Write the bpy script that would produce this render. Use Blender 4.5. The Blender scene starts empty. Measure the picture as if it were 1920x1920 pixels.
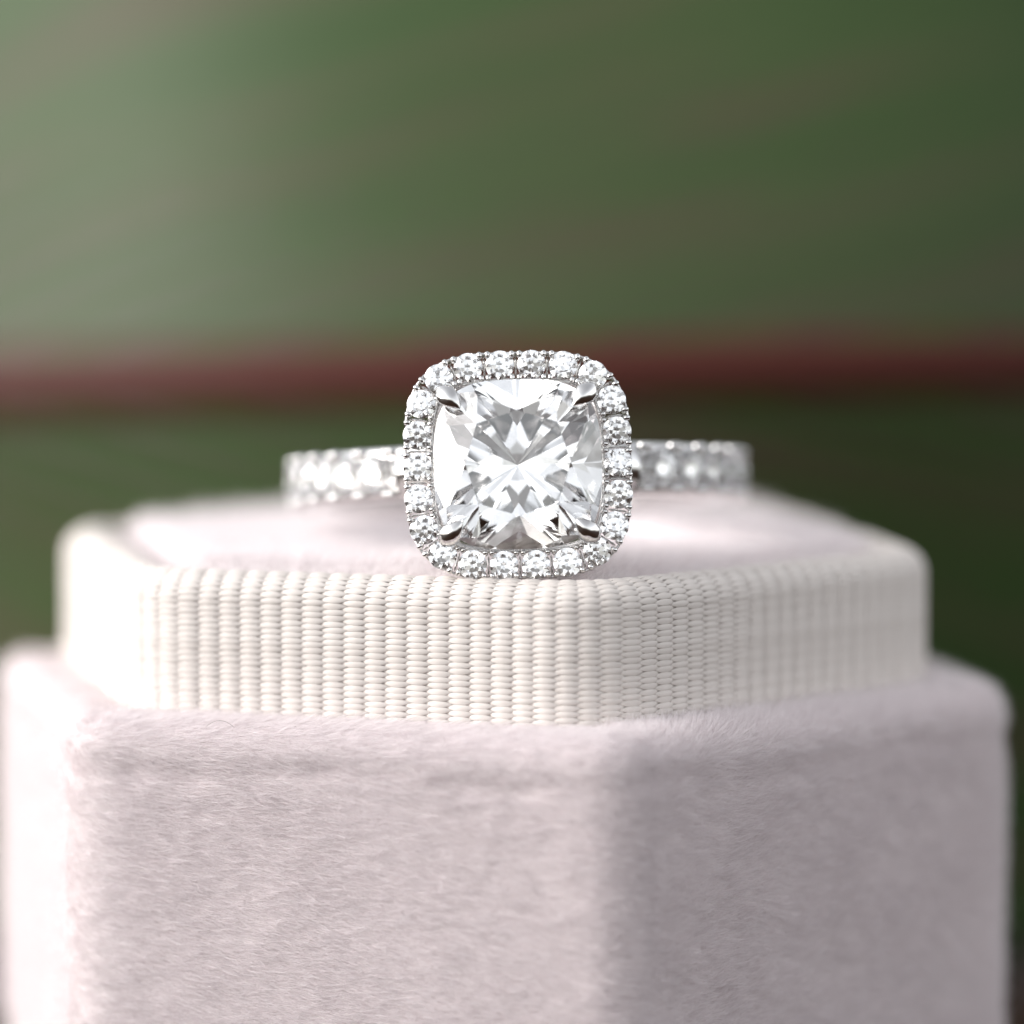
import bpy, bmesh, math, random
import numpy as np
from mathutils import Vector, Matrix, Euler

# ------------------------------------------------------------------ camera, sky, sun, exposure
S = 0.001                      # all sizes below are written in millimetres
scene = bpy.context.scene
COL = scene.collection
R = math.radians
rng = np.random.default_rng(7)
random.seed(7)

PITCH, DIST, FPX = 0.095, 231.4, 9117.0
CAM = np.array([1.192, -DIST * math.cos(PITCH), 0.656 + DIST * math.sin(PITCH)])
FW = np.array([0, math.cos(PITCH), -math.sin(PITCH)])
UP = np.array([0, math.sin(PITCH), math.cos(PITCH)])
cd = bpy.data.cameras.new('camera')
cam = bpy.data.objects.new('camera', cd)
COL.objects.link(cam)
cam.location = CAM * S
cam.rotation_euler = (math.pi / 2 - PITCH, 0, 0)
cd.sensor_width = 36
cd.lens = FPX / 1920 * 36
cd.clip_start = 0.01
cd.clip_end = 50
FOCUS_Y = -18.2
FOCUS = (np.array([0, FOCUS_Y, 4.6]) - CAM) @ FW
cd.dof.use_dof = True
cd.dof.focus_distance = FOCUS * S
cd.dof.aperture_fstop = cd.lens / 13.5
scene.camera = cam

SUN_AZ, SUN_EL = R(-98), R(27)          # azimuth from +Y, clockwise seen from above
sd = np.array([math.sin(SUN_AZ) * math.cos(SUN_EL), math.cos(SUN_AZ) * math.cos(SUN_EL), math.sin(SUN_EL)])
world = bpy.data.worlds.new('World')
scene.world = world
world.use_nodes = True
wn = world.node_tree
wn.nodes.clear()
wo = wn.nodes.new('ShaderNodeOutputWorld')
bg = wn.nodes.new('ShaderNodeBackground')
sky = wn.nodes.new('ShaderNodeTexSky')
hs = wn.nodes.new('ShaderNodeHueSaturation')
sky.sky_type = 'NISHITA'
sky.sun_disc = False
sky.sun_elevation = SUN_EL
sky.sun_rotation = SUN_AZ
sky.dust_density = 1.9
sky.air_density = 1.0
hs.inputs['Saturation'].default_value = 0.15       # thin high cloud: the sky is nearly white
bg.inputs['Strength'].default_value = 0.15
wn.links.new(sky.outputs[0], hs.inputs['Color'])
wn.links.new(hs.outputs[0], bg.inputs['Color'])
wn.links.new(bg.outputs[0], wo.inputs['Surface'])

sl = bpy.data.lights.new('sun', 'SUN')
sl.energy = 0.55
sl.angle = R(40)
sl.color = (1.0, 0.955, 0.93)
so = bpy.data.objects.new('sun', sl)
COL.objects.link(so)
so.rotation_euler = Vector(sd).to_track_quat('Z', 'Y').to_euler()
so.location = Vector(sd) * 2

vs = scene.view_settings
scene.display_settings.display_device = 'sRGB'
vs.view_transform = 'Standard'
vs.look = 'None'
vs.gamma = 1
vs.use_curve_mapping = False
vs.exposure = 1.2
cy = scene.cycles
cy.max_bounces = 24
cy.transmission_bounces = 20
cy.glossy_bounces = 8
cy.diffuse_bounces = 6
cy.transparent_max_bounces = 8
cy.blur_glossy = 0.0
cy.sample_clamp_indirect = 8
cy.use_denoising = True

# ------------------------------------------------------------------ helpers
def mesh_obj(name, verts, faces, mat, parent=None, smooth=True, mm=True):
    me = bpy.data.meshes.new(name)
    v = np.asarray(verts, dtype=float) * (S if mm else 1)
    me.from_pydata(v.tolist(), [], [tuple(f) for f in faces])
    me.update()
    if smooth:
        me.polygons.foreach_set('use_smooth', [True] * len(me.polygons))
    if mat:
        me.materials.append(mat)
    return link(name, me, parent)

def link(name, me, parent=None, loc=None, mw=None):
    o = bpy.data.objects.new(name, me)
    COL.objects.link(o)
    if parent is not None:
        o.parent = parent
    if mw is not None:
        o.matrix_local = mw
    elif loc is not None:
        o.location = loc
    return o

def empty(name, loc=(0, 0, 0)):
    o = bpy.data.objects.new(name, None)
    o.empty_display_size = 0.005
    COL.objects.link(o)
    o.location = Vector(loc) * S
    return o

def tag(o, label, cat, group=None):
    o['label'] = label
    o['category'] = cat
    if group:
        o['group'] = group

def grid_faces(nu, nv, wrap_u=False, wrap_v=False):
    f = []
    for i in range(nu if wrap_u else nu - 1):
        for j in range(nv if wrap_v else nv - 1):
            i2, j2 = (i + 1) % nu, (j + 1) % nv
            f.append((i * nv + j, i2 * nv + j, i2 * nv + j2, i * nv + j2))
    return f

def nodes_of(name):
    m = bpy.data.materials.new(name)
    m.use_nodes = True
    nt = m.node_tree
    return m, nt, nt.nodes['Principled BSDF']

# ------------------------------------------------------------------ materials
def mat_gem(name, tint):
    m = bpy.data.materials.new(name)
    m.use_nodes = True
    nt = m.node_tree
    nt.nodes.clear()
    out = nt.nodes.new('ShaderNodeOutputMaterial')
    g = nt.nodes.new('ShaderNodeBsdfGlass')
    g.inputs['Color'].default_value = (*tint, 1)
    g.inputs['Roughness'].default_value = 0.0
    g.inputs['IOR'].default_value = 2.417
    nt.links.new(g.outputs[0], out.inputs['Surface'])
    return m

M_GEM = mat_gem('diamond', (0.995, 0.995, 0.995))

M_METAL, nt, b = nodes_of('white_gold')
b.inputs['Metallic'].default_value = 1
b.inputs['Base Color'].default_value = (0.72, 0.708, 0.698, 1)
b.inputs['Roughness'].default_value = 0.09
no = nt.nodes.new('ShaderNodeTexNoise')
no.inputs['Scale'].default_value = 900
bp = nt.nodes.new('ShaderNodeBump')
bp.inputs['Strength'].default_value = 0.06
bp.inputs['Distance'].default_value = 0.0002
tc = nt.nodes.new('ShaderNodeTexCoord')
nt.links.new(tc.outputs['Object'], no.inputs['Vector'])
nt.links.new(no.outputs['Fac'], bp.inputs['Height'])
nt.links.new(bp.outputs[0], b.inputs['Normal'])

def mat_fibre(name, c1, c2, rough=0.75):
    m, nt, b = nodes_of(name)
    hi = nt.nodes.new('ShaderNodeHairInfo')
    mx = nt.nodes.new('ShaderNodeMix')
    mx.data_type = 'RGBA'
    mx.inputs['A'].default_value = (*c1, 1)
    mx.inputs['B'].default_value = (*c2, 1)
    nt.links.new(hi.outputs['Random'], mx.inputs['Factor'])
    nt.links.new(mx.outputs['Result'], b.inputs['Base Color'])
    b.inputs['Roughness'].default_value = rough
    b.inputs['Specular IOR Level'].default_value = 0.35
    tr = nt.nodes.new('ShaderNodeBsdfTranslucent')          # fine fibres let light through
    ms = nt.nodes.new('ShaderNodeMixShader')
    ms.inputs[0].default_value = 0.5
    nt.links.new(mx.outputs['Result'], tr.inputs['Color'])
    nt.links.new(b.outputs[0], ms.inputs[1])
    nt.links.new(tr.outputs[0], ms.inputs[2])
    nt.links.new(ms.outputs[0], nt.nodes['Material Output'].inputs['Surface'])
    return m

M_PILE = mat_fibre('velvet_pile', (0.74, 0.69, 0.70), (0.98, 0.94, 0.945))

M_CLOTH, nt, b = nodes_of('velvet_backing')
no = nt.nodes.new('ShaderNodeTexNoise')
no.inputs['Scale'].default_value = 700
cr = nt.nodes.new('ShaderNodeValToRGB')
cr.color_ramp.elements[0].color = (0.63, 0.575, 0.57, 1)
cr.color_ramp.elements[1].color = (0.73, 0.675, 0.67, 1)
tc = nt.nodes.new('ShaderNodeTexCoord')
nt.links.new(tc.outputs['Object'], no.inputs['Vector'])
nt.links.new(no.outputs['Fac'], cr.inputs['Fac'])
nt.links.new(cr.outputs[0], b.inputs['Base Color'])
b.inputs['Roughness'].default_value = 0.9

M_RIB, nt, b = nodes_of('grosgrain_thread')
no = nt.nodes.new('ShaderNodeTexNoise')
no.inputs['Scale'].default_value = 2600
no.inputs['Detail'].default_value = 4
mp = nt.nodes.new('ShaderNodeMapping')
mp.inputs['Scale'].default_value = (0.12, 1, 1)
cr = nt.nodes.new('ShaderNodeValToRGB')
cr.color_ramp.elements[0].position = 0.3
cr.color_ramp.elements[1].position = 0.7
cr.color_ramp.elements[0].color = (0.60, 0.55, 0.515, 1)
cr.color_ramp.elements[1].color = (0.68, 0.63, 0.595, 1)
tc = nt.nodes.new('ShaderNodeTexCoord')
nt.links.new(tc.outputs['Object'], mp.inputs['Vector'])
nt.links.new(mp.outputs[0], no.inputs['Vector'])
nt.links.new(no.outputs['Fac'], cr.inputs['Fac'])
nt.links.new(cr.outputs[0], b.inputs['Base Color'])
bp = nt.nodes.new('ShaderNodeBump')
bp.inputs['Strength'].default_value = 0.9
bp.inputs['Distance'].default_value = 0.00004
nt.links.new(no.outputs['Fac'], bp.inputs['Height'])
nt.links.new(bp.outputs[0], b.inputs['Normal'])
b.inputs['Roughness'].default_value = 0.75
b.inputs['Specular IOR Level'].default_value = 0.2
b.inputs['Subsurface Weight'].default_value = 0.0

M_CORE, nt, b = nodes_of('ribbon_core')
no = nt.nodes.new('ShaderNodeTexNoise')
no.inputs['Scale'].default_value = 500
cr = nt.nodes.new('ShaderNodeValToRGB')
cr.color_ramp.elements[0].color = (0.56, 0.50, 0.45, 1)
cr.color_ramp.elements[1].color = (0.64, 0.58, 0.53, 1)
nt.links.new(no.outputs['Fac'], cr.inputs['Fac'])
nt.links.new(cr.outputs[0], b.inputs['Base Color'])
b.inputs['Roughness'].default_value = 0.85

# ------------------------------------------------------------------ tabletop (dark wood; only a corner shows)
M_WOOD, nt, b = nodes_of('dark_wood')
tc = nt.nodes.new('ShaderNodeTexCoord')
mp = nt.nodes.new('ShaderNodeMapping')
mp.inputs['Scale'].default_value = (6, 90, 6)
no = nt.nodes.new('ShaderNodeTexNoise')
no.inputs['Scale'].default_value = 3
no.inputs['Detail'].default_value = 8
cr = nt.nodes.new('ShaderNodeValToRGB')
cr.color_ramp.elements[0].position = 0.3
cr.color_ramp.elements[1].position = 0.75
cr.color_ramp.elements[0].color = (0.012, 0.006, 0.003, 1)
cr.color_ramp.elements[1].color = (0.035, 0.016, 0.008, 1)
bp = nt.nodes.new('ShaderNodeBump')
bp.inputs['Strength'].default_value = 0.3
bp.inputs['Distance'].default_value = 0.0005
nt.links.new(tc.outputs['Object'], mp.inputs['Vector'])
nt.links.new(mp.outputs[0], no.inputs['Vector'])
nt.links.new(no.outputs['Fac'], cr.inputs['Fac'])
nt.links.new(cr.outputs[0], b.inputs['Base Color'])
nt.links.new(no.outputs['Fac'], bp.inputs['Height'])
nt.links.new(bp.outputs[0], b.inputs['Normal'])
b.inputs['Roughness'].default_value = 0.85
b.inputs['Specular IOR Level'].default_value = 0.1
ZT = -30.0
bm = bmesh.new()
bmesh.ops.create_cube(bm, size=1)
bmesh.ops.scale(bm, vec=(1.3, 0.9, 0.03), verts=bm.verts)
bmesh.ops.translate(bm, vec=(0, 0.05, ZT * S - 0.015), verts=bm.verts)
bmesh.ops.bevel(bm, geom=bm.edges[:], offset=0.004, segments=3, affect='EDGES')
me = bpy.data.meshes.new('tabletop')
bm.to_mesh(me)
bm.free()
me.materials.append(M_WOOD)
tt = link('tabletop', me)
tt['kind'] = 'structure'

# ------------------------------------------------------------------ ring box
HEX_A = 0.233

class HexPath:
    """Rounded regular hexagon of circumradius Rc, corner radius rc; point and outward normal by arc length."""
    def __init__(self, Rc, rc):
        self.seg = []
        ap = Rc * math.cos(math.pi / 6)
        half = (ap - 0) * math.tan(math.pi / 6) - rc * math.tan(math.pi / 6)
        self.half, self.rc, self.ap = half, rc, ap
        self.face, self.arc = 2 * half, rc * math.pi / 3
        self.len = 6 * (self.face + self.arc)
    def at(self, s):
        s = np.asarray(s, dtype=float) % self.len
        k = np.floor(s / (self.face + self.arc))
        t = s - k * (self.face + self.arc)
        a0 = HEX_A - math.pi / 6 + k * math.pi / 3       # normal angle of face k (k=0: left front, 1: right front, 5: left)
        onface = t <= self.face
        ang = np.where(onface, a0, a0 + (t - self.face) / self.rc)
        d = np.where(onface, t - self.half, self.half)
        n0 = np.stack([np.sin(a0), -np.cos(a0)], -1)
        t0 = np.stack([np.cos(a0), np.sin(a0)], -1)
        n = np.stack([np.sin(ang), -np.cos(ang)], -1)
        base = n0 * (self.ap - self.rc)[..., None] if np.ndim(self.ap) else n0 * (self.ap - self.rc)
        p = base + t0 * d[..., None] + n * self.rc
        return p, n
    def samples(self, step_face, n_arc):
        out = []
        for k in range(6):
            b0 = k * (self.face + self.arc)
            m = max(2, int(self.face / step_face))
            out += [b0 + self.face * i / m for i in range(m)]
            out += [b0 + self.face + self.arc * i / n_arc for i in range(n_arc)]
        return np.array(out)

def sweep(name, path, prof, mat, parent, step=1.0, n_arc=8, close=False, wobble=None):
    s = path.samples(step, n_arc)
    p, n = path.at(s)
    V = []
    for i in range(len(s)):
        for (o, z) in prof:
            w = wobble(s[i], z) if wobble else 0
            q = p[i] + n[i] * (o + w)
            V.append((q[0], q[1], z))
    F = grid_faces(len(s), len(prof), wrap_u=True, wrap_v=close)
    return mesh_obj(name, V, F, mat, parent)

def arc(cx, cz, r, a0, a1, n):
    return [(cx + r * math.cos(R(a0 + (a1 - a0) * i / n)), cz + r * math.sin(R(a0 + (a1 - a0) * i / n))) for i in range(n + 1)]

box = empty('ring_box', (0, 0, ZT))
tag(box, 'hexagonal dusty pink velvet ring box with a cream ribbed ribbon collar', 'ring box')
zoff = Matrix.Translation((0, 0, -ZT * S))

# velvet base: a rolled lip over a straight wall
BASE = HexPath(25.6, 3.4)
LIP = -8.35
base_prof = ([(-0.8, ZT), (-0.42, ZT + 0.4), (-0.40, -20), (-0.40, -10.6), (-0.40, -10.0), (-0.40, -9.6), (-0.40, -9.3), (-0.40, -9.0), (-0.42, -8.75)]
             + arc(-1.75, LIP + 0.05, 1.38, -12, 90, 8) + [(-2.6, -6.93), (-3.6, -6.95), (-4.4, -6.98)])
def wob(s, z):
    return float(wobble_at(np.array([s]), np.array([z]))[0])
def wobble_at(s, z):
    lip = np.exp(-((z + 8.9 + 0.35 * np.sin(s * 0.43)) / 0.45) ** 2)
    return 0.008 * np.sin(s * 0.9 + z * 0.5) + 0.006 * np.sin(s * 2.3 - z * 0.9 + 1) - lip * (0.10 + 0.08 * np.sin(s * 0.77 + 0.5) + 0.05 * np.sin(s * 2.1))
base = sweep('base', BASE, base_prof, M_CLOTH, box, step=0.6, wobble=wob)
base.matrix_local = zoff

COLLAR = HexPath(21.85, 5.0)
collar_prof = ([(0, -9.0), (0, -2.0)] + arc(-1.15, -1.75, 1.15, 0, 90, 8) + arc(-1.3, -1.75, 1.15, 90, 180, 6) + [(-2.45, -9.0)])
collar = sweep('collar', COLLAR, collar_prof, M_CORE, box, step=1.0, close=True)
collar.matrix_local = zoff

# one rib of the grosgrain ribbon: interleaving spindle-shaped thread floats stacked along the collar's profile
RIB_W, LOBE = 0.975, 0.267
def rib_mesh(name, phase):
    # arc-length walk over the profile: up the wall, over the rim
    pts = [(0.0, -7.3), (0.0, -1.75)] + arc(-1.15, -1.75, 1.15, 6, 150, 14)
    P = np.array(pts)
    L = np.concatenate([[0], np.cumsum(np.linalg.norm(np.diff(P, axis=0), axis=1))])
    V, F = [], []
    nu, nv = 13, 8
    d = phase * LOBE
    while d < L[-1]:
        o = np.interp(d, L, P[:, 0]); z = np.interp(d, L, P[:, 1])
        o2 = np.interp(d + 0.05, L, P[:, 0]); z2 = np.interp(d + 0.05, L, P[:, 1])
        o1 = np.interp(d - 0.05, L, P[:, 0]); z1 = np.interp(d - 0.05, L, P[:, 1])
        t = np.array([o2 - o1, z2 - z1]); t /= np.linalg.norm(t)
        nrm = np.array([t[1], -t[0]])                  # outward
        b0 = len(V)
        jx, jz = random.uniform(-.03, .03), random.uniform(-.010, .010)
        for i in range(nu):
            u = -1 + 2 * i / (nu - 1)
            x = u * RIB_W * 0.69 + jx
            w = (1 - abs(u) ** 1.9) * LOBE * 0.63 + 0.005
            bulge = 0.125 * math.cos(u * 1.45) - 0.02
            dep = 0.042 * (1 - u * u) + 0.008
            for j in range(nv):
                a = 2 * math.pi * j / nv
                tt_ = math.cos(a) * w + jz
                nn = bulge + math.sin(a) * dep
                V.append((x, o + t[0] * tt_ + nrm[0] * nn, z + t[1] * tt_ + nrm[1] * nn))
        for f in grid_faces(nu, nv, wrap_v=True):
            F.append(tuple(b0 + k for k in f))
        d += LOBE
    # local frame: x along the ribbon, -y outward, z up
    V = np.array(V)
    V = np.stack([V[:, 0], -V[:, 1], V[:, 2]], -1) * S
    me = bpy.data.meshes.new(name)
    me.from_pydata(V.tolist(), [], F)
    me.polygons.foreach_set('use_smooth', [True] * len(F))
    me.materials.append(M_RIB)
    me.update()
    return me

rib_a, rib_b = rib_mesh('rib', 0.0), rib_mesh('rib', 0.5)
n_rib = int(round(COLLAR.len / RIB_W / 2)) * 2
step = COLLAR.len / n_rib
for i in range(n_rib):
    s = i * step
    k = s / (COLLAR.face + COLLAR.arc)
    if 2.25 < k < 4.85:
        continue                                            # the far faces never show
    p, n = COLLAR.at(np.array([s]))
    ang = math.atan2(n[0][0], -n[0][1])
    mw = zoff @ Matrix.Translation((p[0][0] * S, p[0][1] * S, 0)) @ Matrix.Rotation(ang, 4, 'Z')
    o = link('rib', rib_a if i % 2 == 0 else rib_b)
    o.parent = collar
    o.matrix_local = Matrix.Translation((p[0][0] * S, p[0][1] * S, 0)) @ Matrix.Rotation(ang, 4, 'Z')

# cushion filling the collar
CUSH = HexPath(19.3, 3.8)
def cushion_z(f):
    # f: 0 centre .. 1 edge
    return -0.12 + 0.30 * (1 - f ** 2) - 2.2 * max(0, (f - 0.9) / 0.1) ** 2.6
s = CUSH.samples(1.0, 5)
p, n = CUSH.at(s)
fr = [0.02, 0.15, 0.3, 0.45, 0.6, 0.7, 0.78, 0.84, 0.88, 0.91, 0.935, 0.955, 0.97, 0.985, 1.0]
V = []
for i in range(len(s)):
    for f in fr:
        V.append((p[i][0] * f, p[i][1] * f, cushion_z(f) - 0.35 + 0.06 * math.sin(p[i][0] * f * .8 + 1) * math.cos(p[i][1] * f * .7)))
F = grid_faces(len(s), len(fr), wrap_u=True)
F.append(tuple(i * len(fr) for i in range(len(s))))
cushion = mesh_obj('cushion', V, F, M_CLOTH, box)
cushion.matrix_local = zoff

# velvet pile
def smooth_noise(x, y, seed):
    g = np.random.default_rng(seed)
    out = np.zeros_like(x)
    for k in range(7):
        fx, fy = g.normal(0, 1, 2) * (0.35 + 0.28 * k)
        out += np.sin(x * fx + y * fy + g.uniform(0, 6.28)) / (1 + 0.35 * k)
    return out / 2.2

def fibres(name, root, dirs, length, bend, mat, parent, radius):
    n = len(root)
    K = 4
    cu = bpy.data.hair_curves.new(name)
    cu.add_curves([K] * n)
    t = np.linspace(0, 1, K)[None, :, None]
    pos = root[:, None, :] + dirs[:, None, :] * (length[:, None, None] * t) + bend[:, None, :] * (length[:, None, None] * t ** 2)
    cu.attributes['position'].data.foreach_set('vector', (pos.reshape(-1) * S).astype(np.float32))
    ra = cu.attributes.get('radius') or cu.attributes.new('radius', 'FLOAT', 'POINT')
    rr = radius[:, None] * np.linspace(1.0, 0.28, K)[None, :]
    ra.data.foreach_set('value', (rr.reshape(-1) * S).astype(np.float32))
    cu.materials.append(mat)
    o = link(name, cu, parent)
    o['kind'] = 'stuff'
    return o

def unit(v):
    return v / np.linalg.norm(v, axis=-1, keepdims=True)

def base_pile():
    prof = np.array(base_prof[1:])
    L = np.concatenate([[0], np.cumsum(np.linalg.norm(np.diff(prof, axis=0), axis=1))])
    roots, dirs, lens, bends, rad = [], [], [], [], []
    per = BASE.face + BASE.arc
    for (k, s0, s1, dens) in ((0, 0, BASE.face + BASE.arc, 210), (1, 0, per, 210), (5, -BASE.arc * .6, per, 120), (2, 0, per * .35, 90)):
        zcut = np.interp(-24.5, prof[:3, 1], L[:3])
        area = (s1 - s0) * (L[-1] - 0.9 - zcut)
        n = int(area * dens)
        s = k * per + rng.uniform(s0, s1, n)
        d = rng.uniform(zcut, L[-1] - 0.9, n)
        off = np.interp(d, L, prof[:, 0]); z = np.interp(d, L, prof[:, 1])
        dz = np.interp(d + .03, L, prof[:, 1]) - np.interp(d - .03, L, prof[:, 1])
        do = np.interp(d + .03, L, prof[:, 0]) - np.interp(d - .03, L, prof[:, 0])
        ln = np.hypot(dz, do); dz /= ln; do /= ln
        p, nn = BASE.at(s)
        w = wobble_at(s % BASE.len, z)
        q = p + nn * (off + w)[:, None]
        root = np.stack([q[:, 0], q[:, 1], z], -1)
        nrm = np.stack([nn[:, 0] * dz, nn[:, 1] * dz, -do], -1)
        tan = np.stack([-nn[:, 1], nn[:, 0], np.zeros(n)], -1)        # towards the viewer's right on the front faces
        upv = np.stack([nn[:, 0] * do, nn[:, 1] * do, dz], -1)
        sl_, zl = s, z
        f1 = smooth_noise(sl_ * 1.0, zl * 1.6, 11 + k)
        f2 = smooth_noise(sl_ * 1.7, zl * 2.2, 31 + k)
        f3 = smooth_noise(sl_ * 3.1, zl * 4.5, 51 + k)
        g1, g2, g3 = rng.normal(0, 1, (3, n))
        if k in (0, 5):
            dv = (nrm * (0.40 + 0.03 * f2 + 0.04 * f3 + 0.11 * g1)[:, None] + tan * (1.0 + 0.1 * g2)[:, None]
                  + upv * (-0.08 + 0.05 * f1 + 0.05 * f3 + 0.10 * g3)[:, None])
            le = 0.72 + 0.04 * f2 + 0.16 * g1
            bd = -nrm * 0.16 + tan * 0.05
        else:
            dv = (nrm * (0.75 + 0.12 * f2 + 0.14 * f3 + 0.18 * g1)[:, None] + tan * (0.55 + 0.35 * f1 + 0.25 * g2)[:, None]
                  + upv * (0.32 + 0.3 * f2 + 0.22 * f3 + 0.25 * g3)[:, None])
            le = 0.58 + 0.07 * f2 + 0.14 * g1
            bd = -nrm * 0.1 + tan * 0.12
        le = np.clip(le, 0.25, 1.2)
        stray = rng.random(n) < 0.006
        dv[stray] = nrm[stray] * 0.8 + rng.normal(0, 0.45, (stray.sum(), 3))
        bd = bd + rng.normal(0, 0.10, (n, 3))
        roots.append(root); dirs.append(unit(dv)); lens.append(le); bends.append(bd)
        rad.append(np.clip(rng.normal(0.0098 if k in (0, 5) else 0.0105, 0.0024, n), 0.005, 0.017))
    return fibres('velvet_pile', np.concatenate(roots), np.concatenate(dirs), np.concatenate(lens), np.concatenate(bends), M_PILE, base, np.concatenate(rad))

base_pile()

def cushion_pile():
    n = 90000
    xy = rng.uniform(-19, 19, (n, 2))
    # hexagonal norm
    f = np.zeros(n)
    for k in range(6):
        a = HEX_A - math.pi / 6 + k * math.pi / 3
        f = np.maximum(f, (xy @ np.array([math.sin(a), -math.cos(a)])) / CUSH.ap)
    keep = (f < 0.975) & ((xy[:, 1] < 4) | (rng.random(n) < 0.6))
    xy, f = xy[keep], f[keep]
    n = len(f)
    z = np.array([cushion_z(v) for v in f]) - 0.35 + 0.06 * np.sin(xy[:, 0] * .8 + 1) * np.cos(xy[:, 1] * .7)
    out = unit(xy)
    e = np.clip((f - 0.9) / 0.08, 0, 1)[:, None]
    g = rng.normal(0, 1, (n, 3))
    f1 = smooth_noise(xy[:, 0] * 1.2, xy[:, 1] * 1.2, 77)[:, None]
    d = np.concatenate([out * e * 0.5, np.ones((n, 1))], 1) + np.array([0.42, -0.30, 0]) * (1 + 0.6 * f1) + g * np.array([.22, .22, .1])
    le = np.clip(0.55 + 0.12 * rng.normal(0, 1, n), 0.3, 0.95) * (1 + 0.5 * np.clip((f - 0.82) / 0.1, 0, 1))
    bd = rng.normal(0, 0.14, (n, 3)) + np.array([0.12, -0.08, -0.1])
    return fibres('velvet_pile', np.concatenate([xy, z[:, None]], 1), unit(d), le, bd, M_PILE, cushion, np.full(n, 0.0125))

cushion_pile()

# ------------------------------------------------------------------ cut stones
def cut_gem(name, outline, planes, zlo, zhi):
    """A convex faceted stone: planes are (normal, point)."""
    bm = bmesh.new()
    m = max(np.abs(outline).max() * 1.3, zhi, -zlo)
    bmesh.ops.create_cube(bm, size=2 * m)
    allp = []
    n = len(outline)
    for i in range(n):
        a, b_ = outline[i], outline[(i + 1) % n]
        t = b_ - a
        allp.append(((t[1], -t[0], 0), (a[0], a[1], 0)))
    allp += planes
    for (nv, co) in allp:
        nv = Vector(nv).normalized()
        res = bmesh.ops.bisect_plane(bm, geom=bm.verts[:] + bm.edges[:] + bm.faces[:], dist=1e-5, plane_co=Vector(co), plane_no=nv, clear_outer=True)
        ed = [e for e in res['geom_cut'] if isinstance(e, bmesh.types.BMEdge)]
        ed = [e for e in ed if e.is_boundary]
        if len(ed) >= 3:
            bmesh.ops.edgeloop_fill(bm, edges=ed)
    bmesh.ops.remove_doubles(bm, verts=bm.verts, dist=2e-4)
    bmesh.ops.recalc_face_normals(bm, faces=bm.faces)
    bmesh.ops.scale(bm, vec=(S, S, S), verts=bm.verts)
    me = bpy.data.meshes.new(name)
    bm.to_mesh(me)
    bm.free()
    me.materials.append(M_GEM)
    return me

def support(outline, psi):
    d = np.array([math.cos(psi), math.sin(psi)])
    return (outline @ d).max()

def facet(outline, psi, ang, z0, crown):
    """Plane touching the girdle outline at height z0, inclined ang degrees from the girdle plane."""
    h = support(outline, psi)
    a = R(ang)
    nz = math.cos(a) if crown else -math.cos(a)
    return ((math.sin(a) * math.cos(psi), math.sin(a) * math.sin(psi), nz), (h * math.cos(psi), h * math.sin(psi), z0))

def round_brilliant(name, r):
    th = np.linspace(0, 2 * math.pi, 33)[:-1]
    ol = np.stack([np.cos(th), np.sin(th)], -1) * r
    g = 0.022 * r
    tab = 0.57 * r
    top = g + (r - tab) * math.tan(R(34.5))
    pl = [((0, 0, 1), (0, 0, top))]
    for k in range(8):
        a = R(45 * k)
        pl.append(facet(ol, a, 34.5, g, True))
        pl.append(facet(ol, a, 41.0, -g, False))
        st = a + R(22.5)
        e = tab * math.cos(R(22.5))
        pl.append(((math.sin(R(21)) * math.cos(st), math.sin(R(21)) * math.sin(st), math.cos(R(21))), (e * math.cos(st), e * math.sin(st), top)))
    for k in range(16):
        a = R(11.25 + 22.5 * k)
        pl.append(facet(ol, a, 40.5, g, True))
        pl.append(facet(ol, a, 42.3, -g, False))
    return cut_gem(name, ol, pl, -r, r)

def superellipse(hw, hh, n, m):
    th = (np.arange(m) + 0.5) * 2 * math.pi / m
    c, s_ = np.cos(th), np.sin(th)
    rr = (np.abs(c / hw) ** n + np.abs(s_ / hh) ** n) ** (-1 / n)
    return np.stack([rr * c, rr * s_], -1)

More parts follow.
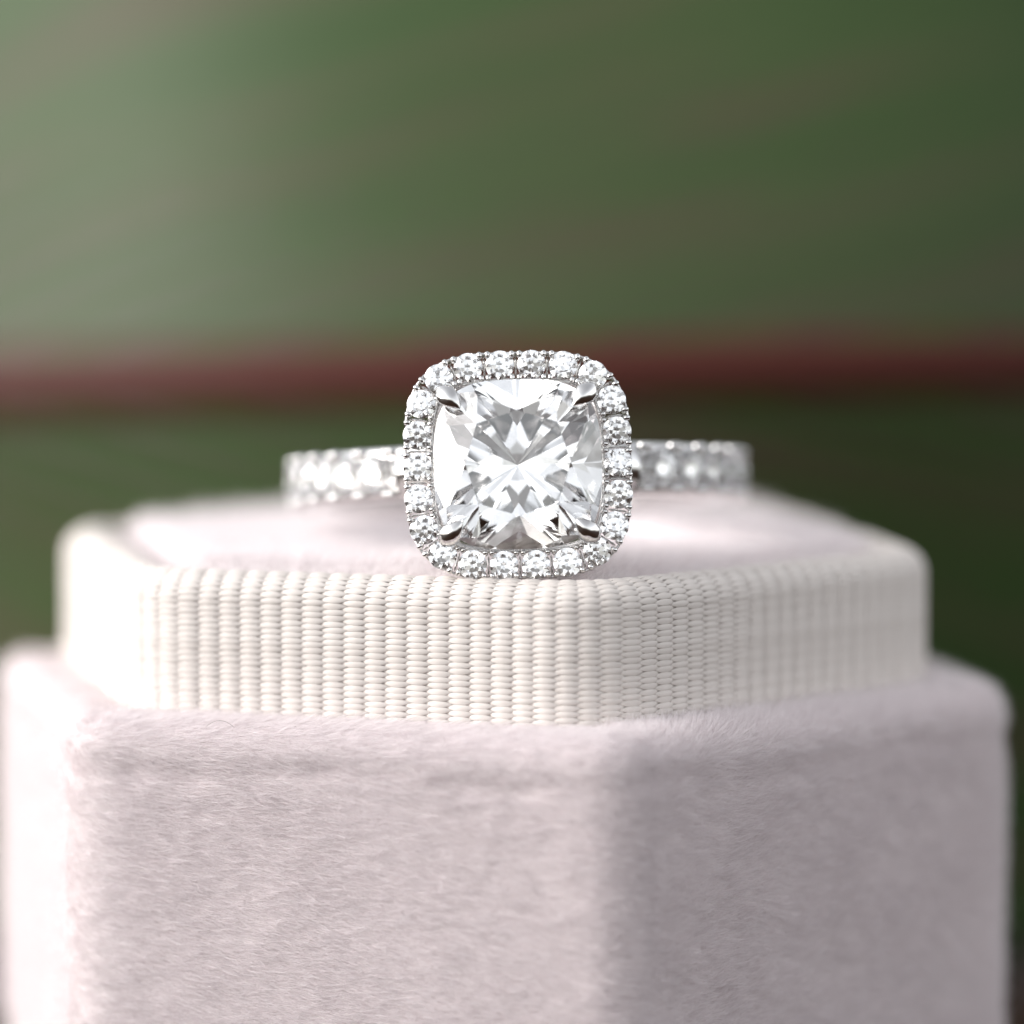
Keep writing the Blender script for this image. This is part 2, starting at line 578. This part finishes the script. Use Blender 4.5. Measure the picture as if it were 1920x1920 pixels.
def cushion_brilliant(name, hw, hh, nexp=3.1, g=0.07, top=1.25, depth=3.35, tab=2.3, fstar=0.5, mains=(-33, -11, 11, 33), fq=(0.7, 0.7, 0.7, 0.7)):
    ol = superellipse(hw, hh, nexp, 96)
    def rad(phi):
        c, s_ = math.cos(phi), math.sin(phi)
        return (abs(c / hw) ** nexp + abs(s_ / hh) ** nexp) ** (-1 / nexp)
    def girdle(phi, z):
        r = rad(phi)
        return np.array([r * math.cos(phi), r * math.sin(phi), z])
    def touch(n, z):
        """Push the plane out along the outline until it just touches the girdle edge at height z."""
        h = (ol @ n[:2]).max()
        k = n[:2] / np.linalg.norm(n[:2])
        q = ol[np.argmax(ol @ n[:2])]
        return (tuple(n), (q[0], q[1], z))
    def through(a, b_, c):
        n = np.cross(b_ - a, c - a)
        n /= np.linalg.norm(n)
        return n if n[:2] @ (a + b_)[:2] > 0 else -n
    def meet(p1, p2, z):
        A = np.array([p1[0][:2], p2[0][:2]])
        rhs = np.array([np.dot(p1[0], p1[1]) - p1[0][2] * z, np.dot(p2[0], p2[1]) - p2[0][2] * z])
        xy = np.linalg.solve(A, rhs)
        return np.array([xy[0], xy[1], z])
    def tip(psi):
        q = ol[np.argmax(ol @ np.array([math.cos(psi), math.sin(psi)]))]
        return math.atan2(q[1], q[0])
    pl = [((0, 0, 1), (0, 0, top))]
    # crown: mains on the sides and corners, star facets round the table, paired girdle facets
    cm = []
    for k in range(8):
        a = R(45 * k)
        h = support(ol, a)
        tr = tab if k % 2 == 0 else tab * 1.08
        cm.append(facet(ol, a, math.degrees(math.atan((top - g) / (h - tr))), g, True))
    pl += cm
    for k in range(8):
        k2 = (k + 1) % 8
        a, a2 = R(45 * k), R(45 * (k + 1))
        P = meet(cm[k], cm[k2], g + (top - g) * fstar)
        am = math.atan2(P[1], P[0])
        for e in (a, a2):
            pl.append(touch(through(girdle(e, g), girdle(am, g), P), g))
        T1 = np.array([math.cos(a), math.sin(a), 0]) * (tab if k % 2 == 0 else tab * 1.08)
        T2 = np.array([math.cos(a2), math.sin(a2), 0]) * (tab if k2 % 2 == 0 else tab * 1.08)
        T1[2] = T2[2] = top
        n = np.cross(T2 - T1, P - T1); n /= np.linalg.norm(n)
        if n[2] < 0: n = -n
        pl.append((tuple(n), tuple(T1)))
    # pavilion: mains fan out from the culet either side of the axes, so that edges run along the axes and the diagonals
    psis = [R(90 * q + d) for q in range(4) for d in mains]
    pm = [facet(ol, a, math.degrees(math.atan((depth - g) / support(ol, a))), -g, False) for a in psis]
    pl += pm
    for k in range(len(psis)):
        k2 = (k + 1) % len(psis)
        Q = meet(pm[k], pm[k2], -g - (depth - g) * fq[k % len(mains)])
        am = math.atan2(Q[1], Q[0])
        for e in (tip(psis[k]), tip(psis[k2])):
            n = through(girdle(e, -g), girdle(am, -g), Q)
            if np.isfinite(n).all() and n[2] < -0.05:
                pl.append(touch(n, -g))
    return cut_gem(name, ol, pl, -depth, top)

# ------------------------------------------------------------------ ring
R_OUT, R_IN, BANDW = 10.6, 9.0, 2.5
H_STONE, H_HALO = 14.15, 13.62                 # heights of the girdles above the ring's centre
def unproject(px, py, y):
    d = np.array([(px - 960) / FPX, 0, 0]) + FW + UP * (960 - py) / FPX
    t = (y - CAM[1]) / d[1]
    return CAM + d * t
TILT = R(7.7)
head = unproject(971, 871, FOCUS_Y)
ring_rot = Matrix.Rotation(-TILT, 4, 'X') @ Matrix.Rotation(R(-1.3), 4, 'Y') 
axis = np.array(ring_rot @ Vector((0, -1, 0)))
centre = head - axis * (H_HALO + 0.3)
ring = empty('ring', (0, 0, 0))
ring.matrix_world = Matrix.Translation(Vector(centre) * S) @ ring_rot
tag(ring, 'white gold ring with square cushion diamond, halo and pave band on the velvet cushion', 'ring')

TOLOCAL = Matrix.Rotation(math.pi / 2, 4, 'X')          # stone axis +Z -> ring -Y
def at_head(x, z, h, spin=0.0, tilt=None):
    m = Matrix.Translation((x * S, -h * S, z * S)) @ TOLOCAL
    if tilt is not None:
        m = m @ tilt
    return m @ Matrix.Rotation(spin, 4, 'Z')

# shank: a D-section band, wider and taller towards the head
def shank():
    V = []
    nu, prof = 160, []
    sec = [(0.0, -1), (0.18, -1.0), (0.75, -0.98), (0.93, -0.86), (1.0, -0.6), (0.97, -0.3), (0.97, 0.3), (1.0, 0.6), (0.93, 0.86), (0.75, 0.98), (0.18, 1.0), (0.0, 1), (-0.06, 0.6), (-0.08, 0), (-0.06, -0.6)]
    for i in range(nu):
        a = 2 * math.pi * i / nu
        c = math.cos(a)                       # 1 at the head
        hw = BANDW / 2 * (0.92 + 0.08 * max(0, c))
        th = (R_OUT - 0.50 - R_IN)
        for (t, w) in sec:
            r = R_IN + th * t
            V.append((r * math.sin(a), -r * math.cos(a), hw * w))
    return mesh_obj('shank', V, grid_faces(nu, len(sec), wrap_u=True, wrap_v=True), M_METAL, ring)
shank_o = shank()

gem_r = 0.86
band_gem = round_brilliant('band_stone', gem_r)
bm = bmesh.new()
bmesh.ops.create_uvsphere(bm, u_segments=10, v_segments=6, radius=0.24 * S)
bmesh.ops.scale(bm, vec=(1, 1, 1.25), verts=bm.verts)
bead_me = bpy.data.meshes.new('bead')
bm.to_mesh(bead_me); bm.free()
bead_me.polygons.foreach_set('use_smooth', [True] * len(bead_me.polygons))
bead_me.materials.append(M_METAL)
pitch_a = 1.76 / R_OUT
def radial(a, r, z, spin=0):
    return Matrix.Rotation(a, 4, 'Z') @ Matrix.Translation((0, -r * S, z * S)) @ TOLOCAL @ Matrix.Rotation(spin, 4, 'Z')
for side in (-1, 1):
    for i in range(11):
        a = side * (R(19) + pitch_a * i)
        o = link('band_stone', band_gem, ring, mw=radial(a, R_OUT - 0.10, 0, random.uniform(0, 6)))
        for zz in (-1, 1):
            for da in (-0.5,):
                for e in (-0.11, 0.11):
                    link('bead', bead_me, ring, mw=radial(a + side * (pitch_a * da) + e / R_OUT * 1.3, R_OUT - 0.14, zz * 0.96))

# halo
N_HALO, HW, NEXP = 22, 4.40, 3.7
def halo_path(hw, m=2000):
    th = np.linspace(0, 2 * math.pi, m, endpoint=False)
    c, s_ = np.cos(th), np.sin(th)
    rr = (np.abs(c) ** NEXP + np.abs(s_) ** NEXP) ** (-1 / NEXP) * hw
    p = np.stack([rr * c, rr * s_], -1)
    d = np.linalg.norm(np.roll(p, -1, 0) - p, axis=1)
    return p, np.concatenate([[0], np.cumsum(d)])
HP, HL = halo_path(HW)
HPc = np.concatenate([HP, HP[:1]])
def halo_at(s):
    s = s % HL[-1]
    p = np.array([np.interp(s, HL, HPc[:, 0]), np.interp(s, HL, HPc[:, 1])])
    q = np.array([np.interp((s + .02) % HL[-1], HL, HPc[:, 0]), np.interp((s + .02) % HL[-1], HL, HPc[:, 1])])
    t = (q - p) / np.linalg.norm(q - p)
    return p, t, np.array([t[1], -t[0]])       # point, tangent, outward normal

def halo_sweep(name, prof, m=220, parent=ring, scallop=None):
    V = []
    for i in range(m):
        s = HL[-1] * i / m
        p, t, n = halo_at(s)
        for (o, h) in prof:
            hh = h + (scallop(s, o, h) if scallop else 0)
            q = p + n * o
            V.append((q[0], -hh, q[1]))
    return mesh_obj(name, V, grid_faces(m, len(prof), wrap_u=True, wrap_v=True), M_METAL, parent)

SP = HL[-1] / N_HALO
HZ = H_HALO
# quarter stones so a stone sits at the middle of the left and right sides
halo_frame = halo_sweep('halo_frame', [(0.44, HZ - 0.95), (0.54, HZ - 0.98), (0.58, HZ - 0.6), (0.585, HZ - 0.24), (0.54, HZ - 0.18), (0.49, HZ - 0.22), (0.47, HZ - 0.5)],
                        scallop=lambda s, o, h: (-0.22 * (0.5 + 0.5 * math.cos(2 * math.pi * s / SP)) if h > HZ - 0.4 else 0))
halo_sweep('inner_rail', [(-1.02, HZ - 1.25), (-0.86, HZ - 1.25), (-0.58, HZ - 0.8), (-0.55, HZ - 0.52), (-0.60, HZ - 0.46), (-0.74, HZ - 0.48), (-0.78, HZ - 0.54), (-0.84, HZ - 0.7)], parent=halo_frame)

halo_gem = round_brilliant('halo_stone', 0.635)
# claw bead: a little post with a rounded, slightly flattened head leaning over the stone
def bead_post(name, rx, ry, hgt):
    V, nu, nv = [], 10, 7
    prof = [(1.0, -hgt), (1.0, -0.10), (1.04, 0.0), (0.92, 0.09), (0.62, 0.15), (0.25, 0.175), (0.02, 0.18)]
    for i in range(nu):
        a = 2 * math.pi * i / nu
        ca, sa = math.cos(a), math.sin(a)
        k = (abs(ca) ** 3 + abs(sa) ** 3) ** (-1 / 3)
        for (w, h) in prof:
            V.append((rx * ca * k * w, ry * sa * k * w, h))
    f = grid_faces(nu, nv, wrap_u=True)
    me = bpy.data.meshes.new(name)
    me.from_pydata((np.array(V) * S).tolist(), [], f)
    me.polygons.foreach_set('use_smooth', [True] * len(f))
    me.materials.append(M_METAL)
    return me
post_me = bead_post('bead', 0.125, 0.165, 0.55)
bar_me = bead_post('bridge', 0.06, 0.40, 0.4)
for i in range(N_HALO):
    s = SP * i
    p, t, n = halo_at(s)
    ang = math.atan2(t[1], t[0])
    tl = Matrix.Rotation(random.uniform(-.11, .11), 4, 'X') @ Matrix.Rotation(random.uniform(-.11, .11), 4, 'Y')
    link('halo_stone', halo_gem, ring, mw=at_head(p[0], p[1], HZ, ang + random.uniform(-0.4, .4), tl))
    s2 = s + SP / 2
    for side, off, spread in ((1, 0.46, 0.17), (-1, -0.56, 0.15)):
        for e in (-1, 1):
            p, t, n = halo_at(s2 + e * spread)
            q = p + n * off
            link('bead', post_me, ring, mw=at_head(q[0], q[1], HZ + 0.03 + random.uniform(-.02, .02), math.atan2(t[1], t[0])))
    p, t, n = halo_at(s2)
    link('bridge', bar_me, ring, mw=at_head(p[0], p[1], HZ - 0.55, math.atan2(t[1], t[0])))

# centre stone
cgem = cushion_brilliant('centre_stone', 3.68, 3.72)
link('centre_stone', cgem, ring, mw=at_head(0, 0, H_STONE))

# four claw prongs: a post outside the girdle that folds over the crown into a point
def claw(name, sx, sz):
    # path in (d, h): d along the corner diagonal from the stone's centre
    P = np.array([(3.75, H_STONE - 3.6), (4.02, H_STONE - 2.0), (4.40, H_STONE - 0.6), (4.50, H_STONE + 0.05), (4.42, H_STONE + 0.42), (4.20, H_STONE + 0.64), (3.98, H_STONE + 0.74), (3.74, H_STONE + 0.79), (3.46, H_STONE + 0.82)])
    W = np.array([0.32, 0.34, 0.38, 0.44, 0.48, 0.47, 0.39, 0.24, 0.02])
    T = np.array([0.32, 0.34, 0.36, 0.36, 0.33, 0.29, 0.24, 0.15, 0.02])
    # refine
    u = np.linspace(0, len(P) - 1, 33)
    Q = np.stack([np.interp(u, range(len(P)), P[:, i]) for i in (0, 1)], -1)
    for _ in range(3):
        Q[1:-1] = 0.25 * Q[:-2] + 0.5 * Q[1:-1] + 0.25 * Q[2:]
    Wd, Td = np.interp(u, range(len(P)), W), np.interp(u, range(len(P)), T)
    dvec = np.array([sx, 0, sz]) / math.sqrt(2)
    hvec = np.array([0, -1, 0])
    wvec = np.array([-sz, 0, sx]) / math.sqrt(2)
    V, nv = [], 14
    for i in range(len(Q)):
        t = Q[min(i + 1, len(Q) - 1)] - Q[max(i - 1, 0)]
        t = t / np.linalg.norm(t)
        nrm = np.array([t[1], -t[0]])                # outside of the bend
        c = dvec * Q[i, 0] + hvec * Q[i, 1]
        nn = dvec * nrm[0] + hvec * nrm[1]
        for j in range(nv):
            a = 2 * math.pi * j / nv
            sa = math.sin(a)
            ridge = 1.0 + (0.22 if sa > 0.9 else 0)      # a keel along the back of the claw
            V.append(c + wvec * Wd[i] * math.cos(a) + nn * Td[i] * sa * ridge)
    F = grid_faces(len(Q), nv, wrap_v=True)
    F.append(tuple(range(nv))[::-1]); F.append(tuple((len(Q) - 1) * nv + j for j in range(nv)))
    return mesh_obj('prong', V, F, M_METAL, ring)
for sx in (-1, 1):
    for sz in (-1, 1):
        claw('prong', sx, sz)

# gallery rail under the stone and the arms that join the head to the band
def gallery(hw, h, r):
    V, m, nv = [], 120, 8
    for i in range(m):
        th = 2 * math.pi * i / m
        c, s_ = math.cos(th), math.sin(th)
        rr = (abs(c) ** 3 + abs(s_) ** 3) ** (-1 / 3) * hw
        for j in range(nv):
            a = 2 * math.pi * j / nv
            k = rr + r * math.cos(a)
            V.append((k * c, -(h + r * 1.3 * math.sin(a)), k * s_))
    return mesh_obj('gallery_rail', V, grid_faces(m, nv, wrap_u=True, wrap_v=True), M_METAL, ring)
gallery(2.75, 11.1, 0.28)
for sx in (-1, 1):
    V, m, nv = [], 20, 10
    for i in range(m):
        u = i / (m - 1)
        x = sx * (2.2 + 2.9 * u)
        h = 11.3 - 2.0 * u ** 1.5
        for j in range(nv):
            a = 2 * math.pi * j / nv
            V.append((x + 0.4 * math.cos(a) * sx, -(h + 0.4 * math.cos(a)), (0.75 + 0.2 * u) * math.sin(a)))
    F = grid_faces(m, nv, wrap_v=True)
    F.append(tuple(range(nv))); F.append(tuple((m - 1) * nv + j for j in range(nv)))
    mesh_obj('shoulder', V, F, M_METAL, ring)

# ------------------------------------------------------------------ leaf behind the box
LEAF_Y, LEAF_Z, LEAF_R = 31.0, 5.2, 54.0
LEAF_YAW = R(-12)
def leaf_spine(u):
    """Plan position of the midrib and its heading: bent in the middle, straight towards both ends."""
    uc = min(34.0, max(-34.0, u))
    th = uc / LEAF_R
    x = LEAF_R * math.sin(th) + (u - uc) * math.cos(th)
    y = LEAF_R * (1 - math.cos(th)) + (u - uc) * math.sin(th)
    return x, y, th
def leaf_drop(u):
    x, y, th = leaf_spine(u)
    return 0.017 * u - 0.075 * (y * math.cos(LEAF_YAW) + x * math.sin(LEAF_YAW))
def leaf_pt(u, w, lift=0.0):
    """u mm along the midrib (positive to the right), w mm across it (positive up)."""
    px, py, th = leaf_spine(u)
    c, s_ = math.cos(LEAF_YAW), math.sin(LEAF_YAW)
    nx, ny = math.sin(th), -math.cos(th)
    if w >= 0:
        py += 0.34 * w + 0.0035 * w * w
    else:
        py += -0.28 * w - 0.002 * w * w
    py += 0.9 * math.sin(u * 0.11 + w * 0.05) * min(1, abs(w) / 10)
    px += nx * lift; py += ny * lift
    return (c * px - s_ * py, LEAF_Y + s_ * px + c * py, LEAF_Z + w + leaf_drop(u))

def half_width(u):
    t = (u + 116) / 206
    return 40 * max(0.02, math.sin(math.pi * min(1, max(0, t ** 0.85)))) ** 0.55

M_LEAF, nt, b = nodes_of('leaf_blade')
uv = nt.nodes.new('ShaderNodeUVMap')
sx_ = nt.nodes.new('ShaderNodeSeparateXYZ')
nt.links.new(uv.outputs[0], sx_.inputs[0])
cb = nt.nodes.new('ShaderNodeCombineXYZ')
nt.links.new(sx_.outputs['X'], cb.inputs['X'])
nt.links.new(sx_.outputs['Y'], cb.inputs['Y'])
mp = nt.nodes.new('ShaderNodeMapping')
mp.inputs['Scale'].default_value = (2.2, 26, 1)
nt.links.new(cb.outputs[0], mp.inputs['Vector'])
no = nt.nodes.new('ShaderNodeTexNoise')
no.inputs['Scale'].default_value = 1.0
no.inputs['Detail'].default_value = 5
nt.links.new(mp.outputs[0], no.inputs['Vector'])
cr = nt.nodes.new('ShaderNodeValToRGB')
e = cr.color_ramp.elements
e[0].position, e[0].color = 0.40, (0.029, 0.056, 0.014, 1)
e[1].position, e[1].color = 0.60, (0.054, 0.050, 0.024, 1)
e.new(0.50).color = (0.037, 0.061, 0.018, 1)
nt.links.new(no.outputs['Fac'], cr.inputs['Fac'])
nt.links.new(cr.outputs[0], b.inputs['Base Color'])
b.inputs['Roughness'].default_value = 0.55
b.inputs['Specular IOR Level'].default_value = 0.23

leaf = empty('leaf', (0, LEAF_Y, ZT))
tag(leaf, 'large blurred green leaf with a dark red midrib standing behind the velvet box', 'leaf')
loc_leaf = Matrix.Translation((0, -LEAF_Y * S, -ZT * S))

nu, nw = 121, 41
V, UV = [], []
for i in range(nu):
    u = -114 + 200 * i / (nu - 1)
    hwid = half_width(u)
    for j in range(nw):
        w = (-1 + 2 * j / (nw - 1)) * hwid
        w = max(w, ZT + 0.4 - LEAF_Z - leaf_drop(u))
        V.append(leaf_pt(u, w))
        UV.append((u / 100, (w - (0.24 * u if w > 0 else -0.2 * u)) / 100))
F = grid_faces(nu, nw)
blade = mesh_obj('blade', V, F, M_LEAF, leaf)
blade.matrix_local = loc_leaf
ul = blade.data.uv_layers.new(name='UVMap')
for lp in blade.data.loops:
    ul.data[lp.index].uv = UV[lp.vertex_index]
sm = blade.modifiers.new('thickness', 'SOLIDIFY')
sm.thickness = 0.5 * S
sm.offset = -1

M_MID, nt, b = nodes_of('leaf_midrib')
no = nt.nodes.new('ShaderNodeTexNoise')
no.inputs['Scale'].default_value = 120
cr = nt.nodes.new('ShaderNodeValToRGB')
cr.color_ramp.elements[0].color = (0.044, 0.0115, 0.008, 1)
cr.color_ramp.elements[1].color = (0.074, 0.020, 0.014, 1)
nt.links.new(no.outputs['Fac'], cr.inputs['Fac'])
nt.links.new(cr.outputs[0], b.inputs['Base Color'])
b.inputs['Roughness'].default_value = 0.5
b.inputs['Specular IOR Level'].default_value = 0.15
M_VEIN, nt, b = nodes_of('leaf_vein')
no = nt.nodes.new('ShaderNodeTexNoise')
no.inputs['Scale'].default_value = 150
cr = nt.nodes.new('ShaderNodeValToRGB')
cr.color_ramp.elements[0].color = (0.03, 0.022, 0.01, 1)
cr.color_ramp.elements[1].color = (0.04, 0.025, 0.013, 1)
nt.links.new(no.outputs['Fac'], cr.inputs['Fac'])
nt.links.new(cr.outputs[0], b.inputs['Base Color'])
b.inputs['Roughness'].default_value = 0.5

def ridge(name, pts, widths, height, mat):
    """A raised rib lying on the blade: pts are (u, w)."""
    V, nv = [], 9
    for (u, w), wd in zip(pts, widths):
        for j in range(nv):
            a = math.pi * j / (nv - 1)
            V.append(leaf_pt(u, w + wd * math.cos(a), height * wd * math.sin(a) - 0.12))
    o = mesh_obj(name, V, grid_faces(len(pts), nv), mat, leaf)
    o.matrix_local = loc_leaf
    return o
us = np.linspace(-114, 84, 70)
ridge('midrib', [(u, 0) for u in us], [1.95 - 0.004 * (u + 30) if u < 55 else 1.2 for u in us], 0.45, M_MID)
for i in range(16):
    u0 = -104 + 10 * i
    top = [(u0 + t * 70, 2.0 + 70 * t * 0.24 + 6 * t * t) for t in np.linspace(0, 1, 18)]
    top = [(u, w) for (u, w) in top if u < 80 and w < half_width(u) - 1]
    if len(top) > 2:
        ridge('vein', top, [0.45 - 0.3 * k / len(top) for k in range(len(top))], 0.5, M_VEIN)
    bot = [(u0 + t * 75, -2.0 - 75 * t * 0.2 - 5 * t * t) for t in np.linspace(0, 1, 18)]
    bot = [(u, w) for (u, w) in bot if u < 80 and -w < half_width(u) - 1 and w > ZT + 3 - LEAF_Z - leaf_drop(u)]
    if len(bot) > 2:
        ridge('vein', bot, [0.45 - 0.3 * k / len(bot) for k in range(len(bot))], 0.5, M_VEIN)
# stalk running out of the frame to the left
V, nv = [], 10
for i in range(14):
    t = i / 13
    c0 = np.array(leaf_pt(-112, 0, 0)) + np.array([-30 * t, 34 * t, (ZT + 2.4 - leaf_pt(-112, 0, 0)[2]) * t * t])
    for j in range(nv):
        a = 2 * math.pi * j / nv
        V.append((c0[0], c0[1] + 1.7 * math.cos(a), c0[2] + 1.7 * math.sin(a)))
o = mesh_obj('stalk', V, grid_faces(14, nv, wrap_v=True), M_MID, leaf)
o.matrix_local = loc_leaf

# a stray curved thread caught on the velvet lip
M_THREAD, nt, b = nodes_of('thread')
no = nt.nodes.new('ShaderNodeTexNoise')
no.inputs['Scale'].default_value = 800
cr = nt.nodes.new('ShaderNodeValToRGB')
cr.color_ramp.elements[0].color = (0.20, 0.17, 0.16, 1)
cr.color_ramp.elements[1].color = (0.30, 0.26, 0.25, 1)
nt.links.new(no.outputs['Fac'], cr.inputs['Fac'])
nt.links.new(cr.outputs[0], b.inputs['Base Color'])
b.inputs['Roughness'].default_value = 0.6
V, nv, m = [], 6, 18
for i in range(m):
    t = -1 + 2 * i / (m - 1)
    c0 = np.array([-11.55 + 0.62 * t, -19.75 - 0.18 * t, -6.62 - 0.28 * t * t])
    for j in range(nv):
        a = 2 * math.pi * j / nv
        V.append((c0[0], c0[1] + 0.011 * math.cos(a), c0[2] + 0.011 * math.sin(a)))
th = mesh_obj('loose_thread', V, grid_faces(m, nv, wrap_v=True), M_THREAD)
tag(th, 'tiny curved grey thread on the velvet lip below the ribbed ribbon', 'thread')
